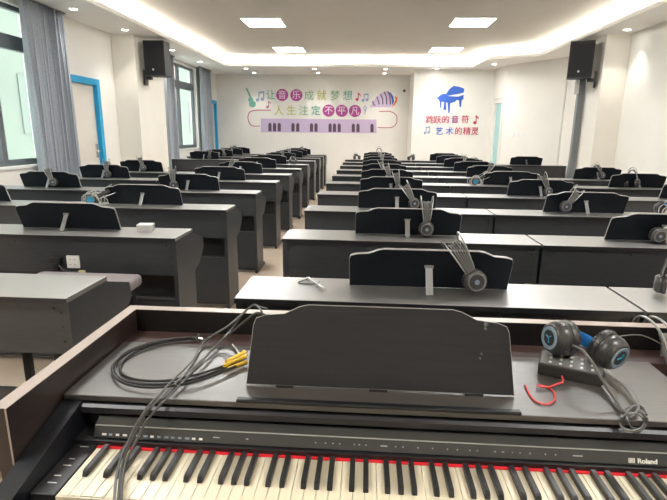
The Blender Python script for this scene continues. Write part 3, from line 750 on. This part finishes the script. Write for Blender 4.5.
for (xa, ya), (xb, yb_) in (((240, 355), (233, 345)), ((197, 337.5), (199, 334.5)), ((199, 338.5), (203, 339.5))):
    a = Vector(on(xa, ya, TT+.007)); b = Vector(on(xb, yb_, TT+.007)); bm = bmesh.new(); tube(bm, [a, a.lerp(b, .5), b], .004, n=8, k=3); o = obj('plug_pin', bm, STEEL, t, True); o.location = -t.location
# grey leads running over the rim, top and keys
def lead(pts): return [Vector(on(x, y, z)) for x, y, z in pts]
g1 = lead([(268, 309, .90), (262, 307.5, .893), (252, 306, .880), (243, 314, .86), (229, 332, .81), (205, 357, .797), (180, 379, .797), (160, 398, .797), (150, 409, .789), (142, 420, .765), (134, 436, .74), (125, 455, .722), (120, 478, .72), (118, 505, .72)])
g2 = lead([(262, 312, .89), (256, 305, .892), (249, 308, .875), (228, 326, .84), (205, 341, .802), (192, 361, .797), (172, 381, .803), (154, 400, .80), (145, 411, .79), (136, 425, .765), (129, 440, .742), (121, 457, .724), (116, 480, .72), (114, 506, .72)])
g3 = lead([(266, 315, .88), (256, 313, .892), (244, 322, .86), (222, 340, .81), (203, 360, .803), (181, 384, .80), (163, 402, .80), (153, 413, .789), (144, 425, .765), (134, 445, .738), (126, 462, .722), (122, 485, .72), (121, 507, .72)])
for i, (g, w_) in enumerate(((g1, 'uppermost'), (g2, 'nearest the left arm'), (g3, 'nearest the music rest'))):
    bm = bmesh.new(); tube(bm, g, .0027, n=8, k=8); cab('grey_lead', bm, (CABG, CABL, CABG)[i], 'long grey lead draped across piano top and keys, %s of the three' % w_, 'grey leads draped over the front piano')
# red wire
zr = TT+.003
bm = bmesh.new(); tube(bm, lead([(525, 385, zr), (530, 395, zr), (537, 402, zr), (548, 404, zr), (555, 399, zr+.003), (553, 391, zr), (545, 386, zr), (537, 386, zr+.004), (548, 387, zr+.004), (557, 384, zr+.006), (563, 382, zr+.012), (562, 376, zr+.02)]), .0019, n=8, k=6)
cab('red_wire', bm, REDW, 'bright red bent wire on the piano top beside the mixer box', cat='wire')
# mixer box under the headphones
ctr = atZ(573, 371, TT); e0 = Vector(on(537, 374, TT)); e1 = Vector(on(603, 388, TT)); ax = (e1-e0); wd = ax.length; ang = math.atan2(ax.y, ax.x)
t = thing('headphone_amplifier', 'small black box with pale knobs on the piano top under headphones', 'amplifier', (e0.x, e0.y, TT), ang)
obj('case', B(0, wd, 0, .085, 0, .0292, bev=.003), HPB, t)
obj('face_plate', B(.004, wd-.004, .004, .081, .029, .0302), mat('plate_grey', (.13, .13, .13), .4), t)
for i in range(5):
    for j in range(3):
        bm = bmesh.new(); lathe(bm, [(0, .030), (.0034, .030), (.0030, .0330), (0, .0334)], Matrix.Translation((.025+i*(wd-.05)/4, .015+j*.025, 0)), 12); obj('knob', bm, LOGO, t, True)
print('mixer', e0, wd, ang)

# large foreground headphones: two cups and a blue band
def big_cup(center, direction, parent, r=.042):
    M = Matrix.Translation(center) @ Vector((0, 0, 1)).rotation_difference(Vector(direction).normalized()).to_matrix().to_4x4()
    bm = bmesh.new(); lathe(bm, [(0, -.034), (.024, -.034), (.034, -.036), (.043, -.030), (.045, -.021), (.042, -.012), (.036, -.010), (0, -.010)], M, 36)
    for f in bm.faces: pass
    cu = P_rel('ear_cushion', bm, HPB, parent)
    bm = bmesh.new()
    for i in range(30):
        a = 2*PI*i/30; q = M @ Vector((.0447*math.cos(a), .0447*math.sin(a), -.022)); q2 = M @ Vector((.0415*math.cos(a), .0415*math.sin(a), -.032))
        tube(bm, [q, q.lerp(q2, .5), q2], .0016, n=5, k=1)
    P_rel('cushion_pleat', bm, HPG2, cu)
    bm = bmesh.new(); lathe(bm, [(0, -.012), (.040, -.012), (.0425, -.006), (.0425, .004), (.040, .010), (.0395, .011), (.040, .012), (.036, .020), (.031, .024), (.029, .0245), (0, .0245)], M, 36)
    c = P_rel('ear_cup', bm, HPG2, parent)
    bm = bmesh.new(); lathe(bm, [(.019, .0240), (.020, .0262), (.0275, .0262), (.0285, .0240), (.019, .0240)], M, 36); P_rel('cup_ring', bm, HPL, c)
    bm = bmesh.new(); lathe(bm, [(0, .0245), (.019, .0245), (.019, .0255), (0, .0258)], M, 30); P_rel('cup_disc', bm, HPB, c)
    bm = bmesh.new()
    for s in (-1, 0, 1):
        a = M @ Vector((0, .002, .0265)); b = M @ Vector((.012*math.sin(s*2.1), .012*math.cos(s*2.1), .0265)); tube(bm, [a, a.lerp(b, .5)+Vector((.001, 0, 0)), b], .0018, n=6, k=3)
    P_rel('cup_emblem', bm, HPTEAL, c)
    bm = bmesh.new(); lathe(bm, [(0, .0), (.0065, 0), (.006, .005), (0, .006)], M @ Matrix.Translation((-.01, -.041, 0)) @ Matrix.Rotation(PI/2, 4, 'X'), 14); P_rel('volume_dial', bm, HPG, c)
    return M
def P_rel(name, bm, m, parent):
    o = obj(name, bm, m, parent, True)
    top = parent
    if parent.type == 'EMPTY': o.location = -parent.location
    return o
cA = atZ(558, 338, .865); cB = atZ(611, 352, .850)
hp = thing('headphones', 'large black headphones with blue band resting on the small black box', 'headphones', (0, 0, 0)); hp.location = (.53, 1.12, TT+.03)
dA = Vector((-.95, -.28, .10)); dB = Vector((.45, -.86, -.20))
big_cup(cA, dA, hp); big_cup(cB, dB, hp)
mid = (cA+cB)/2
# headband loops back and down behind the cups, away from the player
yb_ = mid.y
a0 = cA+Vector((.0, .02, 0)); b0 = cB+Vector((0, .02, 0))
band = [a0, Vector((cA.x-.01, cA.y+.05, .845)), Vector((mid.x-.035, mid.y+.085, .833)), Vector((mid.x+.01, mid.y+.095, .829)), Vector((mid.x+.05, mid.y+.085, .826)), Vector((cB.x+.01, cB.y+.05, .835)), b0]
bm = bmesh.new(); tube(bm, [Vector((cA.x+.016, cA.y+.005, .868)), Vector((cA.x+.03, cA.y+.03, .862)), mid+Vector((0, .035, .005)), Vector((cB.x-.03, cB.y+.03, .855)), Vector((cB.x-.016, cB.y+.005, .852))], .004, n=10, k=6, flat=(.003, .016)); P_rel('headband_pad', bm, HPBLUE, hp)
bm = bmesh.new()
for dz in (-.012, .012): tube(bm, [q+Vector((0, 0, dz)) for q in band], .0025, n=8, k=6)
P_rel('headband_wire', bm, WIRE, hp)
# headphone cable: falls from left cup, coils on the top and over the edge
bm = bmesh.new()
ct = TT+.004
tube(bm, lead([(571, 345, .86), (582, 350, .88), (592, 362, .87), (600, 376, .85), (608, 388, .83), (616, 400, .81), (624, 412, .80)]), .0030, n=8, k=6)
for k_ in range(4):
    o_ = k_*2.2
    tube(bm, lead([(602+o_, 386, ct+.012), (609+o_, 396-k_, ct+.006), (617+o_*.7, 408, ct+.004*k_), (628+o_*.5, 415, ct+.003*k_), (638, 410-k_, ct+.004), (636-o_*.5, 399, ct+.008), (628-o_*.4, 387, ct+.010), (615, 379, ct+.012)]), .0024, n=6, k=5)
for k_, (cx_, cy_, rx, ry) in enumerate(((634, 419, 13.5, 13), (637, 417, 10, 12), (632, 422, 12, 9))):
    loop = []
    for i in range(13):
        a = 2*PI*i/12+.8*k_; xx, yy = cx_+rx*math.cos(a), cy_+ry*math.sin(a)
        z = ct+.004*k_ if yy < 420 else ct-.014+.003*k_
        loop.append((xx, yy, z+.002))
    tube(bm, lead(loop), .0022, n=6, k=4)
P_rel('headphone_cable', bm, CABM, hp)
# headset hanging on the rear rim at right
t = thing('headphones', 'pale-cabled headphones hanging on the wooden rim at the right edge', 'headphones', (0, 0, 0)); t.location = (.80, 1.25, .87)
c0 = Vector((.80, 1.245, .80))
for s, yy in ((-1, 1.20), (1, 1.345)):
    M = Matrix.Translation((.812, yy, .80)) @ Matrix.Rotation(-s*PI/2, 4, 'X')
    bm = bmesh.new(); lathe(bm, [(0, -.018), (.036, -.018), (.040, -.010), (.038, 0), (.040, .004), (.036, .018), (0, .022)], M, 24); P_rel('ear_cup', bm, HPG, t)
bm = bmesh.new()
for dx in (-.03, .0): tube(bm, [(.815+dx, 1.19, .82), (.808+dx, 1.185, .86), (.80+dx, 1.22, .905), (.80+dx, 1.277, .918), (.80+dx, 1.33, .905), (.808+dx, 1.365, .86), (.815+dx, 1.35, .82)], .0035, n=8, k=6)
P_rel('headband_wire', bm, WIRE, t)
bm = bmesh.new()
for k_ in range(6):
    o_ = k_*.0045; tube(bm, [(.815-o_, 1.185-.002*k_, .80), (.795-o_, 1.175, .84), (.790-o_, 1.20, .885), (.800-o_, 1.235, .895), (.812-o_, 1.235, .86), (.805-o_, 1.215, .82)], .0024, n=6, k=6)
tube(bm, [(.80, 1.20, .86), (.74, 1.24, .885), (.66, 1.235, .88), (.615, 1.225, .885)], .0018, n=6, k=6)
tube(bm, [(.80, 1.19, .80), (.79, 1.15, .797), (.80, 1.10, .796), (.83, 1.06, .8)], .003, n=6, k=6)
P_rel('headphone_cable', bm, CABL, t)
t.location = Vector(t.location) + Vector((.008, .040, -.052))

# ------------------------------------------------------------------ world, light, camera
w = bpy.data.worlds.new('sky'); sc.world = w; w.use_nodes = True
bg = w.node_tree.nodes['Background']; bg.inputs[0].default_value = (.88, .95, 1.0, 1); bg.inputs[1].default_value = 1.5
cam = bpy.data.cameras.new('camera'); co = bpy.data.objects.new('camera', cam); C.objects.link(co)
cam.sensor_width = 36; cam.lens = FPX/667*36; cam.clip_start = .02; cam.clip_end = 200
Mx = Matrix((( CR.x, CU.x, -CF.x, 0), (CR.y, CU.y, -CF.y, 0), (CR.z, CU.z, -CF.z, HC), (0, 0, 0, 1)))
co.matrix_world = Mx
sc.camera = co
sc.view_settings.view_transform = 'Standard'; sc.view_settings.look = 'None'; sc.view_settings.gamma = 1
sc.view_settings.use_curve_mapping = False
sc.view_settings.exposure = 1.8
sc.cycles.max_bounces = 10; sc.cycles.diffuse_bounces = 6; sc.cycles.glossy_bounces = 5; sc.cycles.transparent_max_bounces = 12
sc.cycles.use_denoising = True; sc.cycles.sample_clamp_indirect = 6
